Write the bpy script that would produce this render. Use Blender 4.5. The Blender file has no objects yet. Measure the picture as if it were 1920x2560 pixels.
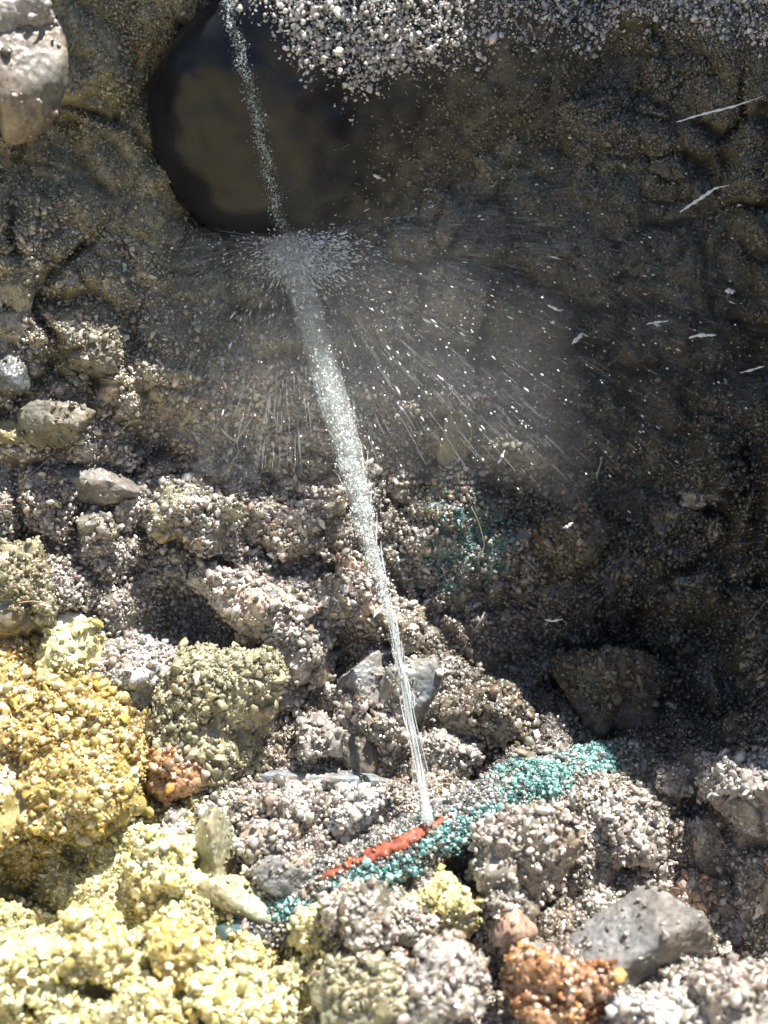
import bpy, bmesh, math, random
import numpy as np
from mathutils import Vector, Matrix
from mathutils.bvhtree import BVHTree

scene = bpy.context.scene
COL = scene.collection
random.seed(7)
R = math.radians

# ------------------------------------------------------------------ camera
CAM = np.array([0.0, -0.52, 0.50])
TGT = np.array([0.0, 0.02, 0.08])
HFOV = R(33.0)
cam_d = bpy.data.cameras.new('camera')
cam_o = bpy.data.objects.new('camera', cam_d)
COL.objects.link(cam_o)
scene.camera = cam_o
cam_o.location = CAM
fwd = TGT - CAM
fwd /= np.linalg.norm(fwd)
cam_o.rotation_euler = Vector(fwd).to_track_quat('-Z', 'Y').to_euler()
cam_d.sensor_fit = 'HORIZONTAL'
cam_d.sensor_width = 24.0
cam_d.lens = 12.0 / math.tan(HFOV / 2)
cam_d.clip_start = 0.01
cam_d.clip_end = 200.0
cam_d.dof.use_dof = True
cam_d.dof.focus_distance = 0.645
cam_d.dof.aperture_fstop = 5.5
right = np.cross(fwd, [0, 0, 1.0]); right /= np.linalg.norm(right)
upv = np.cross(right, fwd)
HX = math.tan(HFOV / 2)
FPX = 960.0 / HX                      # focal length in pixels of the 1920 px wide frame

# ------------------------------------------------------------------ daylight
SUN_EL, SUN_AZ = R(64), R(42)
sdir = np.array([math.sin(SUN_AZ) * math.cos(SUN_EL), math.cos(SUN_AZ) * math.cos(SUN_EL), math.sin(SUN_EL)])
world = bpy.data.worlds.new('World')
scene.world = world
world.use_nodes = True
wn = world.node_tree
sky = wn.nodes.new('ShaderNodeTexSky')
sky.sky_type = 'NISHITA'
sky.sun_disc = False
sky.sun_elevation = SUN_EL
sky.sun_rotation = SUN_AZ
wn.links.new(sky.outputs[0], wn.nodes['Background'].inputs[0])
wn.nodes['Background'].inputs[1].default_value = 0.066
sl = bpy.data.lights.new('sun', 'SUN')
sl.energy = 5.0
sl.angle = R(0.6)
sl.color = (1.0, 0.96, 0.90)
so = bpy.data.objects.new('sun', sl)
COL.objects.link(so)
so.rotation_euler = Vector(-sdir).to_track_quat('-Z', 'Y').to_euler()
scene.view_settings.view_transform = 'Standard'
scene.view_settings.look = 'None'
scene.view_settings.exposure = 1.3
scene.view_settings.gamma = 1.0
scene.cycles.max_bounces = 10
scene.cycles.volume_bounces = 5
scene.cycles.sample_clamp_indirect = 4.0


# ------------------------------------------------------------------ helpers
def ray(px, py):
    d = fwd + right * ((px - 960) / 960 * HX) + upv * ((1280 - py) / 960 * HX)
    return d / np.linalg.norm(d)


def project(P):
    v = P - CAM
    z = v @ fwd
    return 960 + (v @ right) / z * FPX, 1280 - (v @ upv) / z * FPX, z


def _hash(ix, iy, iz, seed):
    h = (ix.astype(np.int64) * 374761393 + iy.astype(np.int64) * 668265263 + iz.astype(np.int64) * 2147483647 + seed * 974634777) & 0xFFFFFFFF
    h = ((h ^ (h >> 13)) * 1274126177) & 0xFFFFFFFF
    h = ((h ^ (h >> 16)) * 2246822519) & 0xFFFFFFFF
    return h ^ (h >> 15)


def perlin(P, freq, seed=0):
    Q = P * freq
    I = np.floor(Q).astype(np.int64)
    f = Q - I
    w = f * f * f * (f * (f * 6 - 15) + 10)
    out = np.zeros(len(P))
    for c in range(8):
        dx, dy, dz = c & 1, (c >> 1) & 1, c >> 2
        h = _hash(I[:, 0] + dx, I[:, 1] + dy, I[:, 2] + dz, seed)
        gx = (h & 1023) / 511.5 - 1
        gy = ((h >> 10) & 1023) / 511.5 - 1
        gz = ((h >> 20) & 1023) / 511.5 - 1
        g = gx * (f[:, 0] - dx) + gy * (f[:, 1] - dy) + gz * (f[:, 2] - dz)
        wt = (w[:, 0] if dx else 1 - w[:, 0]) * (w[:, 1] if dy else 1 - w[:, 1]) * (w[:, 2] if dz else 1 - w[:, 2])
        out += g * wt
    return out


def fbm(P, freq, oct=3, seed=0, gain=0.5):
    o = np.zeros(len(P)); a = 1.0
    for k in range(oct):
        o += a * perlin(P, freq * 2 ** k, seed + k * 17)
        a *= gain
    return o


def worley(P, freq, seed=0):
    """distance to the nearest of one jittered point per cell, its id, and the second distance"""
    Q = P * freq
    I = np.floor(Q).astype(np.int64)
    f1 = np.full(len(P), 9.0); f2 = np.full(len(P), 9.0); cid = np.zeros(len(P), dtype=np.int64)
    for dx in (-1, 0, 1):
        for dy in (-1, 0, 1):
            for dz in (-1, 0, 1):
                cx, cy, cz = I[:, 0] + dx, I[:, 1] + dy, I[:, 2] + dz
                h = _hash(cx, cy, cz, seed)
                d = (cx + (h & 1023) / 1023 - Q[:, 0]) ** 2 + (cy + ((h >> 10) & 1023) / 1023 - Q[:, 1]) ** 2 + (cz + ((h >> 20) & 1023) / 1023 - Q[:, 2]) ** 2
                n = d < f1
                f2 = np.where(n, f1, np.minimum(f2, d))
                cid = np.where(n, h, cid)
                f1 = np.where(n, d, f1)
    return np.sqrt(f1), np.sqrt(f2), cid


def sstep(a, b, x):
    t = np.clip((x - a) / (b - a), 0, 1)
    return t * t * (3 - 2 * t)


def mesh_from(name, V, F, C=None, smooth=True):
    """F: list of int arrays (n,3) or (n,4)"""
    F = [f for f in F if len(f)]
    m = bpy.data.meshes.new(name)
    m.vertices.add(len(V))
    m.vertices.foreach_set('co', np.ascontiguousarray(V, dtype=np.float32).ravel())
    loops = np.concatenate([f.ravel() for f in F]).astype(np.int32)
    sizes = np.concatenate([np.full(len(f), f.shape[1]) for f in F])
    m.loops.add(len(loops))
    m.loops.foreach_set('vertex_index', loops)
    m.polygons.add(len(sizes))
    m.polygons.foreach_set('loop_start', np.concatenate([[0], np.cumsum(sizes)[:-1]]).astype(np.int32))
    m.polygons.foreach_set('use_smooth', np.broadcast_to(np.asarray(smooth), len(sizes)).copy())
    m.update(calc_edges=True)
    if C is not None:
        a = m.attributes.new('col', 'FLOAT_COLOR', 'POINT')
        c4 = np.ones((len(V), 4), dtype=np.float32)
        c4[:, :C.shape[1]] = C
        a.data.foreach_set('color', c4.ravel())
    return m


def link(name, mesh, mat, parent=None):
    o = bpy.data.objects.new(name, mesh)
    COL.objects.link(o)
    mesh.materials.append(mat)
    if parent:
        o.parent = parent
    return o


def tag(o, label=None, cat=None, group=None, kind=None):
    if label: o['label'] = label
    if cat: o['category'] = cat
    if group: o['group'] = group
    if kind: o['kind'] = kind
    return o


def ico(sub):
    bm = bmesh.new()
    bmesh.ops.create_icosphere(bm, subdivisions=sub, radius=1.0)
    V = np.array([v.co[:] for v in bm.verts])
    F = np.array([[v.index for v in f.verts] for f in bm.faces])
    bm.free()
    return V, F


ICO = {k: ico(k) for k in (1, 2, 3, 5, 6)}


class Soup:
    def __init__(self):
        self.V, self.F, self.C, self.n, self.S = [], [], [], 0, []

    def add(self, V, F, C, smooth=True):
        self.V.append(V); self.F.append(F + self.n); self.S.append(smooth)
        C = np.asarray(C, dtype=float)
        if C.ndim == 1:
            C = np.tile(C, (len(V), 1))
        self.C.append(C); self.n += len(V)

    def build(self, name, mat, parent=None, smooth=True):
        S_ = self.S + [True] * (len(self.F) - len(self.S))
        f3 = [f for f in self.F if f.shape[1] == 3]
        f4 = [f for f in self.F if f.shape[1] == 4]
        if not all(S_) and len(S_) == len(self.F):
            smooth = np.concatenate([np.full(len(f), q) for n_ in (3, 4) for f, q in zip(self.F, S_) if f.shape[1] == n_])
        F = ([np.concatenate(f3)] if f3 else []) + ([np.concatenate(f4)] if f4 else [])
        return link(name, mesh_from(name, np.concatenate(self.V), F, np.concatenate(self.C), smooth), mat, parent)


rng = np.random.default_rng(11)


def stone_shape(dirs, seed, nf=9, sharp=1.0, core=0.82):
    """radius of a rounded convex polyhedron along each direction"""
    r = np.random.default_rng(seed)
    n = r.normal(size=(nf, 3)); n /= np.linalg.norm(n, axis=1)[:, None]
    d = r.uniform(0.72, 1.0, nf)
    c = dirs @ n.T
    k = 7.0 * sharp
    inv = np.maximum(c, 0.0) / d
    s = (np.sum(inv ** k, axis=1) + core ** k) ** (1 / k)
    return 1.0 / s


GT = {}
for sub in (1, 2):
    v0, f0 = ICO[sub]
    for k in range(7):
        rr = stone_shape(v0, 100 + k, 7, 1.5, .7) * (1 + 0.75 * perlin(v0, 1.5, k + 30)) * .95
        GT[(sub, k)] = (v0 * rr[:, None] * np.array([1.1, 0.6 + 0.07 * k, 0.55 + 0.06 * ((k * 3) % 7)]), f0)


def rand_rot(n, rg):
    q = rg.normal(size=(n, 4)); q /= np.linalg.norm(q, axis=1)[:, None]
    w, x, y, z = q.T
    return np.stack([np.stack([1 - 2 * (y * y + z * z), 2 * (x * y - z * w), 2 * (x * z + y * w)], -1),
                     np.stack([2 * (x * y + z * w), 1 - 2 * (x * x + z * z), 2 * (y * z - x * w)], -1),
                     np.stack([2 * (x * z - y * w), 2 * (y * z + x * w), 1 - 2 * (x * x + y * y)], -1)], 1)


def add_grains(soup, P, r, C, rg=rng, sub=None):
    """rounded angular grains, each a small closed body"""
    P = np.asarray(P); n = len(P)
    if n == 0:
        return
    Rm = rand_rot(n, rg)
    big = ((r > 0.0007) if sub is None else np.full(n, sub == 2)) & (rg.random(n) < .62)
    var = rg.integers(0, 7, n)
    for sb in (1, 2):
        for k in range(7):
            m = np.nonzero((var == k) & (big == (sb == 2)))[0]
            if len(m) == 0:
                continue
            tv, tf = GT[(sb, k)]
            V = np.einsum('nij,vj->nvi', Rm[m], tv) * r[m][:, None, None] + P[m][:, None, :]
            F = (tf[None] + (np.arange(len(m)) * len(tv))[:, None, None]).reshape(-1, 3)
            soup.add(V.reshape(-1, 3), F, np.repeat(C[m], len(tv), axis=0), smooth=(sb == 2))


def tube(soup, pts, rad, C, seg=6):
    pts = np.asarray(pts, dtype=float); n = len(pts)
    rad = np.broadcast_to(rad, n)
    T = np.gradient(pts, axis=0); T /= np.linalg.norm(T, axis=1)[:, None] + 1e-12
    ref = np.array([0.31, 0.2, 0.93])
    A = np.cross(T, ref); A /= np.linalg.norm(A, axis=1)[:, None] + 1e-9
    B = np.cross(T, A)
    a = np.arange(seg) / seg * 2 * np.pi
    V = pts[:, None] + rad[:, None, None] * (A[:, None] * np.cos(a)[None, :, None] + B[:, None] * np.sin(a)[None, :, None])
    V = np.concatenate([V.reshape(-1, 3), pts[:1], pts[-1:]])
    i = np.arange(n - 1)[:, None] * seg; j = np.arange(seg)[None]; j2 = (j + 1) % seg
    F = np.stack([i + j, i + j2, i + seg + j2, i + seg + j], -1).reshape(-1, 4)
    soup.add(V, F, C)
    jj = np.arange(seg); base = soup.n - len(V)
    caps = np.concatenate([np.stack([np.full(seg, n * seg), (jj + 1) % seg, jj], -1),
                           np.stack([np.full(seg, n * seg + 1), (n - 1) * seg + jj, (n - 1) * seg + (jj + 1) % seg], -1)])
    soup.F.append(caps + base)


def spline(pts, n):
    pts = np.asarray(pts, dtype=float)
    t = np.concatenate([[0], np.cumsum(np.linalg.norm(np.diff(pts, axis=0), axis=1))]); t /= t[-1]
    tt = np.linspace(0, 1, n)
    out = np.stack([np.interp(tt, t, pts[:, k]) for k in range(pts.shape[1])], -1)
    for _ in range(max(1, n // 14)):
        out[1:-1] = (out[:-2] + 2 * out[1:-1] + out[2:]) / 4
    return out


# ------------------------------------------------------------------ materials
def mat_base(name):
    m = bpy.data.materials.new(name); m.use_nodes = True
    return m, m.node_tree, m.node_tree.nodes['Principled BSDF']


def soil_material(name, rough=(0.28, 0.62), coat=1.0, bump=0.3, scale=1.0):
    m, t, b = mat_base(name)
    N, L = t.nodes.new, t.links.new
    at = N('ShaderNodeAttribute'); at.attribute_name = 'col'
    tc = N('ShaderNodeTexCoord')
    n1 = N('ShaderNodeTexNoise'); n1.inputs['Scale'].default_value = 900 * scale; n1.inputs['Detail'].default_value = 3
    n2 = N('ShaderNodeTexNoise'); n2.inputs['Scale'].default_value = 110 * scale; n2.inputs['Detail'].default_value = 4
    for q in (n1, n2): L(tc.outputs['Object'], q.inputs['Vector'])
    r1 = N('ShaderNodeMapRange'); r1.inputs[1].default_value = 0.3; r1.inputs[2].default_value = 0.7
    r1.inputs[3].default_value = 0.68; r1.inputs[4].default_value = 1.28
    L(n1.outputs['Fac'], r1.inputs[0])
    mx = N('ShaderNodeMix'); mx.data_type = 'RGBA'; mx.blend_type = 'MULTIPLY'; mx.inputs[0].default_value = 1.0
    L(at.outputs['Color'], mx.inputs[6]); L(r1.outputs[0], mx.inputs[7])
    L(mx.outputs[2], b.inputs['Base Color'])
    r2 = N('ShaderNodeMapRange'); r2.inputs[1].default_value = 0.35; r2.inputs[2].default_value = 0.65
    r2.inputs[3].default_value = rough[0]; r2.inputs[4].default_value = rough[1]
    L(n2.outputs['Fac'], r2.inputs[0]); L(r2.outputs[0], b.inputs['Roughness'])
    r3 = N('ShaderNodeMapRange'); r3.inputs[1].default_value = 0.52; r3.inputs[2].default_value = 0.72
    r3.inputs[3].default_value = coat; r3.inputs[4].default_value = 0.0
    wt = N('ShaderNodeMath'); wt.operation = 'MULTIPLY'
    L(n2.outputs['Fac'], r3.inputs[0]); L(r3.outputs[0], wt.inputs[0]); L(at.outputs['Alpha'], wt.inputs[1]); L(wt.outputs[0], b.inputs['Coat Weight'])
    b.inputs['Coat Roughness'].default_value = 0.2
    b.inputs['Coat IOR'].default_value = 1.7
    bp = N('ShaderNodeBump'); bp.inputs['Strength'].default_value = bump; bp.inputs['Distance'].default_value = 0.0004
    L(n1.outputs['Fac'], bp.inputs['Height']); L(bp.outputs[0], b.inputs['Normal'])
    return m


M_soil = soil_material('wet_soil')
M_wall = soil_material('damp_wall_soil', (0.5, 0.85), 0.3, 0.6)
M_stone = soil_material('damp_stone', (0.4, 0.75), 0.35, 0.5, 0.6)
M_root = soil_material('root_fibre', (0.4, 0.6), 0.1, 0.1)


def boulder_material():
    m, t, b = mat_base('dark_wet_rock')
    N, L = t.nodes.new, t.links.new
    tc = N('ShaderNodeTexCoord')
    n = N('ShaderNodeTexNoise'); n.inputs['Scale'].default_value = 22; n.inputs['Detail'].default_value = 8
    L(tc.outputs['Object'], n.inputs['Vector'])
    cr = N('ShaderNodeValToRGB')
    cr.color_ramp.elements[0].position = 0.3; cr.color_ramp.elements[0].color = (0.008, 0.009, 0.012, 1)
    cr.color_ramp.elements[1].position = 0.75; cr.color_ramp.elements[1].color = (0.022, 0.024, 0.030, 1)
    L(n.outputs['Fac'], cr.inputs[0])
    at = N('ShaderNodeAttribute'); at.attribute_name = 'col'
    n3 = N('ShaderNodeTexNoise'); n3.inputs['Scale'].default_value = 130; n3.inputs['Detail'].default_value = 6
    L(tc.outputs['Object'], n3.inputs['Vector'])
    c3 = N('ShaderNodeValToRGB')
    c3.color_ramp.elements[0].position = 0.35; c3.color_ramp.elements[0].color = (0.05, 0.045, 0.034, 1)
    c3.color_ramp.elements[1].position = 0.7; c3.color_ramp.elements[1].color = (0.17, 0.15, 0.115, 1)
    L(n3.outputs['Fac'], c3.inputs[0])
    sx = N('ShaderNodeSeparateColor'); L(at.outputs['Color'], sx.inputs[0])
    mx = N('ShaderNodeMix'); mx.data_type = 'RGBA'
    L(sx.outputs[0], mx.inputs[0]); L(cr.outputs[0], mx.inputs[6]); L(c3.outputs[0], mx.inputs[7])
    L(mx.outputs[2], b.inputs['Base Color'])
    rm = N('ShaderNodeMapRange'); rm.inputs[3].default_value = 0.33; rm.inputs[4].default_value = 0.8
    L(sx.outputs[0], rm.inputs[0]); L(rm.outputs[0], b.inputs['Roughness'])
    b.inputs['Specular IOR Level'].default_value = 0.33
    n2 = N('ShaderNodeTexNoise'); n2.inputs['Scale'].default_value = 500; n2.inputs['Detail'].default_value = 2
    L(tc.outputs['Object'], n2.inputs['Vector'])
    bp = N('ShaderNodeBump'); bp.inputs['Strength'].default_value = 0.35; bp.inputs['Distance'].default_value = 0.0005
    L(n2.outputs['Fac'], bp.inputs['Height']); L(bp.outputs[0], b.inputs['Normal'])
    return m


M_boulder = boulder_material()


def water_material(name, base, trans, rough):
    m, t, b = mat_base(name)
    b.inputs['Base Color'].default_value = (*base, 1)
    b.inputs['Transmission Weight'].default_value = trans
    b.inputs['Roughness'].default_value = rough
    b.inputs['IOR'].default_value = 1.33
    return m


M_water = water_material('clear_water', (0.93, 0.97, 0.97), 0.75, 0.12)
M_drop = water_material('bright_drops', (0.95, 0.97, 0.96), 0.15, 0.2)
M_spray = water_material('spray_water', (0.86, 0.93, 0.90), 0.4, 0.2)


def copper_material():
    m, t, b = mat_base('bare_copper')
    N, L = t.nodes.new, t.links.new
    tc = N('ShaderNodeTexCoord')
    n = N('ShaderNodeTexNoise'); n.inputs['Scale'].default_value = 260; n.inputs['Detail'].default_value = 5
    L(tc.outputs['Object'], n.inputs['Vector'])
    cr = N('ShaderNodeValToRGB')
    cr.color_ramp.elements[0].position = 0.35; cr.color_ramp.elements[0].color = (0.16, 0.03, 0.02, 1)
    cr.color_ramp.elements[1].position = 0.62; cr.color_ramp.elements[1].color = (0.42, 0.10, 0.045, 1)
    L(n.outputs['Fac'], cr.inputs[0]); L(cr.outputs[0], b.inputs['Base Color'])
    b.inputs['Metallic'].default_value = 0.0
    b.inputs['Roughness'].default_value = 0.65
    bp = N('ShaderNodeBump'); bp.inputs['Strength'].default_value = 0.6; bp.inputs['Distance'].default_value = 0.0006
    L(n.outputs['Fac'], bp.inputs['Height']); L(bp.outputs[0], b.inputs['Normal'])
    return m


M_copper = copper_material()

# palettes (albedo)
PAL = {
    'grey': [(0.34, 0.305, 0.255), (0.45, 0.41, 0.35), (0.20, 0.175, 0.15), (0.56, 0.52, 0.46), (0.28, 0.215, 0.155), (0.38, 0.345, 0.325)],
    'brown': [(0.17, 0.142, 0.10), (0.23, 0.195, 0.14), (0.12, 0.10, 0.075), (0.31, 0.27, 0.21), (0.20, 0.145, 0.095)],
    'wall': [(0.18, 0.165, 0.12), (0.24, 0.22, 0.16), (0.13, 0.12, 0.09), (0.31, 0.285, 0.215), (0.20, 0.185, 0.125), (.25, .225, .19)],
    'ochre': [(0.48, 0.36, 0.12), (0.58, 0.45, 0.13), (0.42, 0.27, 0.05), (0.62, 0.53, 0.24), (0.48, 0.38, 0.12)],
    'gold': [(0.46, 0.33, 0.08), (0.54, 0.41, 0.12), (0.36, 0.23, 0.05), (0.62, 0.54, 0.28), (0.30, 0.19, 0.05), (0.58, 0.47, 0.19), (0.46, 0.35, 0.10), (.68, .62, .40)],
    'straw': [(0.58, 0.53, 0.28), (0.67, 0.63, 0.38), (0.46, 0.40, 0.16), (0.74, 0.71, 0.48), (0.50, 0.42, 0.13)],
    'olive': [(0.30, 0.28, 0.17), (0.36, 0.33, 0.20), (0.24, 0.22, 0.14), (0.40, 0.36, 0.22)],
    'rust': [(0.44, 0.20, 0.05), (0.34, 0.14, 0.05), (0.52, 0.30, 0.09), (0.40, 0.25, 0.16), (0.26, 0.11, 0.05), (0.42, 0.32, 0.24)],
    'green': [(0.22, 0.48, 0.43), (0.34, 0.60, 0.54), (0.07, 0.24, 0.23), (0.30, 0.56, 0.50), (0.06, 0.14, 0.14)],
    'slate': [(0.26, 0.27, 0.26), (0.33, 0.34, 0.33), (0.18, 0.19, 0.19), (0.40, 0.41, 0.40)],
    'pale': [(0.50, 0.46, 0.41), (0.58, 0.55, 0.50), (0.42, 0.38, 0.33), (0.62, 0.60, 0.57)],
    'pink': [(0.42, 0.29, 0.21), (0.48, 0.34, 0.26), (0.36, 0.25, 0.18)],
}
PAL = {k: np.array(v) for k, v in PAL.items()}


def pick(pal, n, rg=rng):
    c = PAL[pal][rg.integers(0, len(PAL[pal]), n)]
    return np.clip(c * rg.uniform(0.75, 1.25, (n, 1)) * rg.uniform(0.94, 1.06, (n, 3)), 0.01, 0.9)


# ------------------------------------------------------------------ the pit: floor, bank and rim as one sheet
PROF = np.array([(-40, .62), (-1.6, .60), (-1.15, .52), (-.95, .2), (-.75, .03), (-.5, 0), (-.26, 0), (-.14, .0), (-.09, .006), (-.045, .022),
                 (0, .058), (.04, .102), (.075, .150), (.105, .205), (.132, .265), (.148, .315), (.160, .40), (.172, .52), (.20, .555), (.3, .57), (.6, .58), (1.6, .6), (40, .62)])
seg = np.concatenate([[0], np.cumsum(np.linalg.norm(np.diff(PROF, axis=0), axis=1))])
s0 = seg[np.argmin(np.abs(PROF[:, 0] + .26))]
S_fine = np.arange(s0 - 0.06, s0 + 0.80, 0.00085)
S = np.concatenate([np.linspace(0, s0 - 1.2, 14), np.linspace(s0 - 1.1, s0 - 0.07, 60), S_fine, np.linspace(S_fine[-1] + 0.01, S_fine[-1] + 1.2, 60), np.linspace(S_fine[-1] + 1.4, seg[-1], 14)])
U_fine = np.arange(-0.29, 0.29, 0.00085)
side = np.concatenate([np.linspace(0.295, 1.2, 70), np.geomspace(1.3, 40, 14)])
U = np.concatenate([-side[::-1], U_fine, side])
py_ = np.interp(S, seg, PROF[:, 0]); pz_ = np.interp(S, seg, PROF[:, 1])
fine = (S > s0 - 0.3) & (S < S_fine[-1] + .3)
for _ in range(60):                                     # round the profile's corners
    py_[1:-1] = np.where(fine[1:-1], (py_[:-2] + 2 * py_[1:-1] + py_[2:]) / 4, py_[1:-1])
    pz_[1:-1] = np.where(fine[1:-1], (pz_[:-2] + 2 * pz_[1:-1] + pz_[2:]) / 4, pz_[1:-1])
NU, NS = len(U), len(S)
X = np.tile(U[None], (NS, 1)); Y = np.tile(py_[:, None], (1, NU)); Z = np.tile(pz_[:, None], (1, NU))
wallw = sstep(-.10, .06, Y)
dy = np.interp(X, [-1.2, -.35, -.22, -.12, 0, .1, .2, .3, .45, 1.2], [-.25, -.115, -.068, -.034, -.003, .013, .006, -.034, -.12, -.4])
Y = Y + dy * wallw * sstep(1.6, .5, Y)
lift = np.clip(sstep(-.26, -.55, X) * .75 + sstep(.21, .33, X) * (.58 + .42 * np.maximum(sstep(.035, .12, Y), sstep(.8, 1.2, X))), 0, 1)
rim = np.interp(X, [-.6, .2, .45], [.5, .55, .6])
inner = sstep(-1.2, -.8, Y) * sstep(1.6, .8, Y)
Z = Z + np.clip(rim - Z, 0, 1) * lift * inner
lift2 = sstep(.15, .30, X) * sstep(.07, .22, Y) * sstep(1.6, .6, Y)
Z = Z + np.clip(.54 - Z, 0, 1) * lift2


def grid_normals(X, Y, Z):
    P = np.stack([X, Y, Z], -1)
    n = np.cross(np.gradient(P, axis=1), np.gradient(P, axis=0))
    n /= np.linalg.norm(n, axis=-1)[..., None] + 1e-15
    return np.where(n[..., 2:3] < -0.5, -n, n)


def coarse_bvh(X, Y, Z, k=4):
    i = np.arange(0, NS, k); j = np.arange(0, NU, k)
    P = np.stack([X, Y, Z], -1)[np.ix_(i, j)]
    a, b = len(i), len(j)
    q = (np.arange(a - 1)[:, None] * b + np.arange(b - 1)[None]).reshape(-1)
    return BVHTree.FromPolygons(P.reshape(-1, 3).tolist(), np.stack([q, q + 1, q + b + 1, q + b], -1).tolist())


Nn = grid_normals(X, Y, Z)
bvh = coarse_bvh(X, Y, Z, 5)


def hit(px, py, tree=None):
    h = (tree or bvh).ray_cast(Vector(CAM), Vector(ray(px, py)))
    if h[0] is None:
        return np.array(CAM + ray(px, py) * 0.9), np.array([0, -1.0, 0])
    n = np.array(h[1])
    if n @ ray(px, py) > 0: n = -n
    return np.array(h[0]), n


P0 = np.stack([X, Y, Z], -1).reshape(-1, 3)
dist_c = np.linalg.norm(P0 - np.array([0, 0, .1]), axis=1)
near = np.nonzero(dist_c < 0.75)[0]
Pn = P0[near]
D = np.zeros(len(P0))
warp = Pn + 0.013 * np.stack([fbm(Pn, 28, 2, 1), fbm(Pn, 28, 2, 2), fbm(Pn, 28, 2, 3)], -1)
amp = 1.0 + 0.35 * sstep(0.0, 0.06, Pn[:, 1]) - 0.6 * sstep(0.12, 0.17, Pn[:, 1]) - .55 * sstep(.04, .08, Pn[:, 1]) * sstep(-.03, -.08, Pn[:, 0])
GC0 = hit(1170, 1340)[0]
d = 0.020 * fbm(Pn, 9, 2, 5) + 0.012 * fbm(Pn, 30, 3, 9)
f1, f2, c1 = worley(warp, 26, 3)
d += amp * 0.011 * (np.clip(1 - f1 ** 2, 0, 1) - .5) * (0.4 + (c1 & 255) / 255)
d -= amp * 0.010 * sstep(.22, .0, f2 - f1) * sstep(-.2, .15, perlin(Pn, 14, 19)) * (1 - np.exp(-np.sum((Pn - GC0) ** 2, axis=1) / .035 ** 2))
f1, f2, c2 = worley(warp, 62, 4)
d += amp * 0.0055 * (np.clip(1 - f1 ** 2, 0, 1) - .5) * (0.3 + (c2 & 255) / 200)
d -= amp * 0.0035 * sstep(.2, .0, f2 - f1) * sstep(-.05, .2, perlin(Pn, 30, 20))
f1, f2, c3 = worley(warp, 170, 6)
d += 0.0019 * (np.clip(1 - f1 ** 2, 0, 1) - .5) * (0.3 + (c3 & 255) / 200)
f1, f2, _ = worley(Pn, 430, 8)
d += .0010 * (1 - np.clip(f1, 0, 1) ** 2) * sstep(.14, .0, Pn[:, 1])
wz = sstep(.02, .10, Pn[:, 1])
d += (0.0008 + .0006 * wz) * fbm(Pn, 420, 2, 12) + .0022 * wz * fbm(Pn, 120, 3, 13)
# hollows and mounds of the spoil: pixel of the centre, radius px, height mm
for hx_, hy_, hr, hh in [(1830, 2215, 150, -42), (740, 2350, 70, -14), (405, 1850, 70, -16), (815, 1650, 60, -18), (60, 2170, 110, -18), (1180, 2170, 70, -12),
                         (830, 1990, 50, -8), (1000, 1930, 60, -8), (480, 1550, 110, -16), (1120, 2330, 90, -12), (1260, 2430, 70, -10), (1700, 1700, 330, -22),
                         (1300, 1620, 200, -14), (640, 2170, 60, -10), (1820, 1960, 110, 12), (430, 250, 110, -16), (520, 520, 80, -14), (700, 480, 200, -16), (1520, 2080, 150, 10), (260, 2460, 260, 16), (640, 1480, 130, 10), (1750, 2420, 120, 8),
                         (150, 1500, 150, 8), (120, 700, 180, 12), (380, 1100, 60, -10), (330, 2310, 50, -14), (130, 2290, 60, -16), (560, 2420, 50, -14), (250, 2500, 50, -14), (360, 2440, 40, -12), (740, 2470, 50, -12), (980, 1620, 110, 8)]:
    c, n = hit(hx_, hy_)
    rr = hr * np.linalg.norm(c - CAM) / FPX
    d += (hh * 1.7 if hh < 0 else hh) * 0.001 * np.exp(-np.sum((Pn - c) ** 2, axis=1) / rr ** 2)
D[near] = d * sstep(0.75, 0.5, dist_c[near])
far = np.setdiff1d(np.arange(len(P0)), near)
D[far] = 0.03 * fbm(P0[far], 2.5, 3, 5)
P1 = P0 + Nn.reshape(-1, 3) * D[:, None]
X1, Y1, Z1 = [P1[:, k].reshape(NS, NU) for k in range(3)]
N1 = grid_normals(X1, Y1, Z1).reshape(-1, 3)
bvh = coarse_bvh(X1, Y1, Z1, 3)


def soil_weights(P):
    """how much ochre, straw and wall soil lies at a place of the pit"""
    w = perlin(P, 22, 31) * 0.035 + perlin(P, 70, 33) * 0.012
    a = P[:, 0] + 0.55 * (P[:, 1] + 0.17) + w
    straw = sstep(-0.035, -0.085, a) * sstep(-0.065, -0.105, P[:, 1] + w * .6)
    straw = np.maximum(straw, sstep(0.02, -0.06, P[:, 0] + w) * sstep(-0.15, -0.18, P[:, 1] + w * .5))
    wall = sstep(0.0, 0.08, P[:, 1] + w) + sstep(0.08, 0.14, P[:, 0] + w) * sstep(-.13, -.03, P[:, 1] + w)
    return straw, np.clip(wall, 0, 1)


def soil_colour(P, rg=rng, spread=True):
    n = len(P)
    straw, wall = soil_weights(P)
    u = rg.random(n) if spread else np.full(n, .5)
    c = pick('grey', n, rg)
    c = np.where((u < straw)[:, None], pick('straw', n, rg), c)
    c = np.where((u > 1 - wall)[:, None], pick('wall', n, rg), c)
    och = sstep(.10, .35, perlin(P, 26, 55)) * straw
    c = np.where((rg.random(n) < och * .9)[:, None], pick('ochre', n, rg), c)
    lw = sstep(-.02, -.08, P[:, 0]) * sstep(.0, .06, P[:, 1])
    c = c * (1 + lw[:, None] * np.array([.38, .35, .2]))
    bro = sstep(.08, .3, perlin(P, 18, 77)) * (1 - straw)
    c = np.where((rg.random(n) < bro * .7)[:, None], pick('brown', n, rg), c)
    return c


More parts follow.
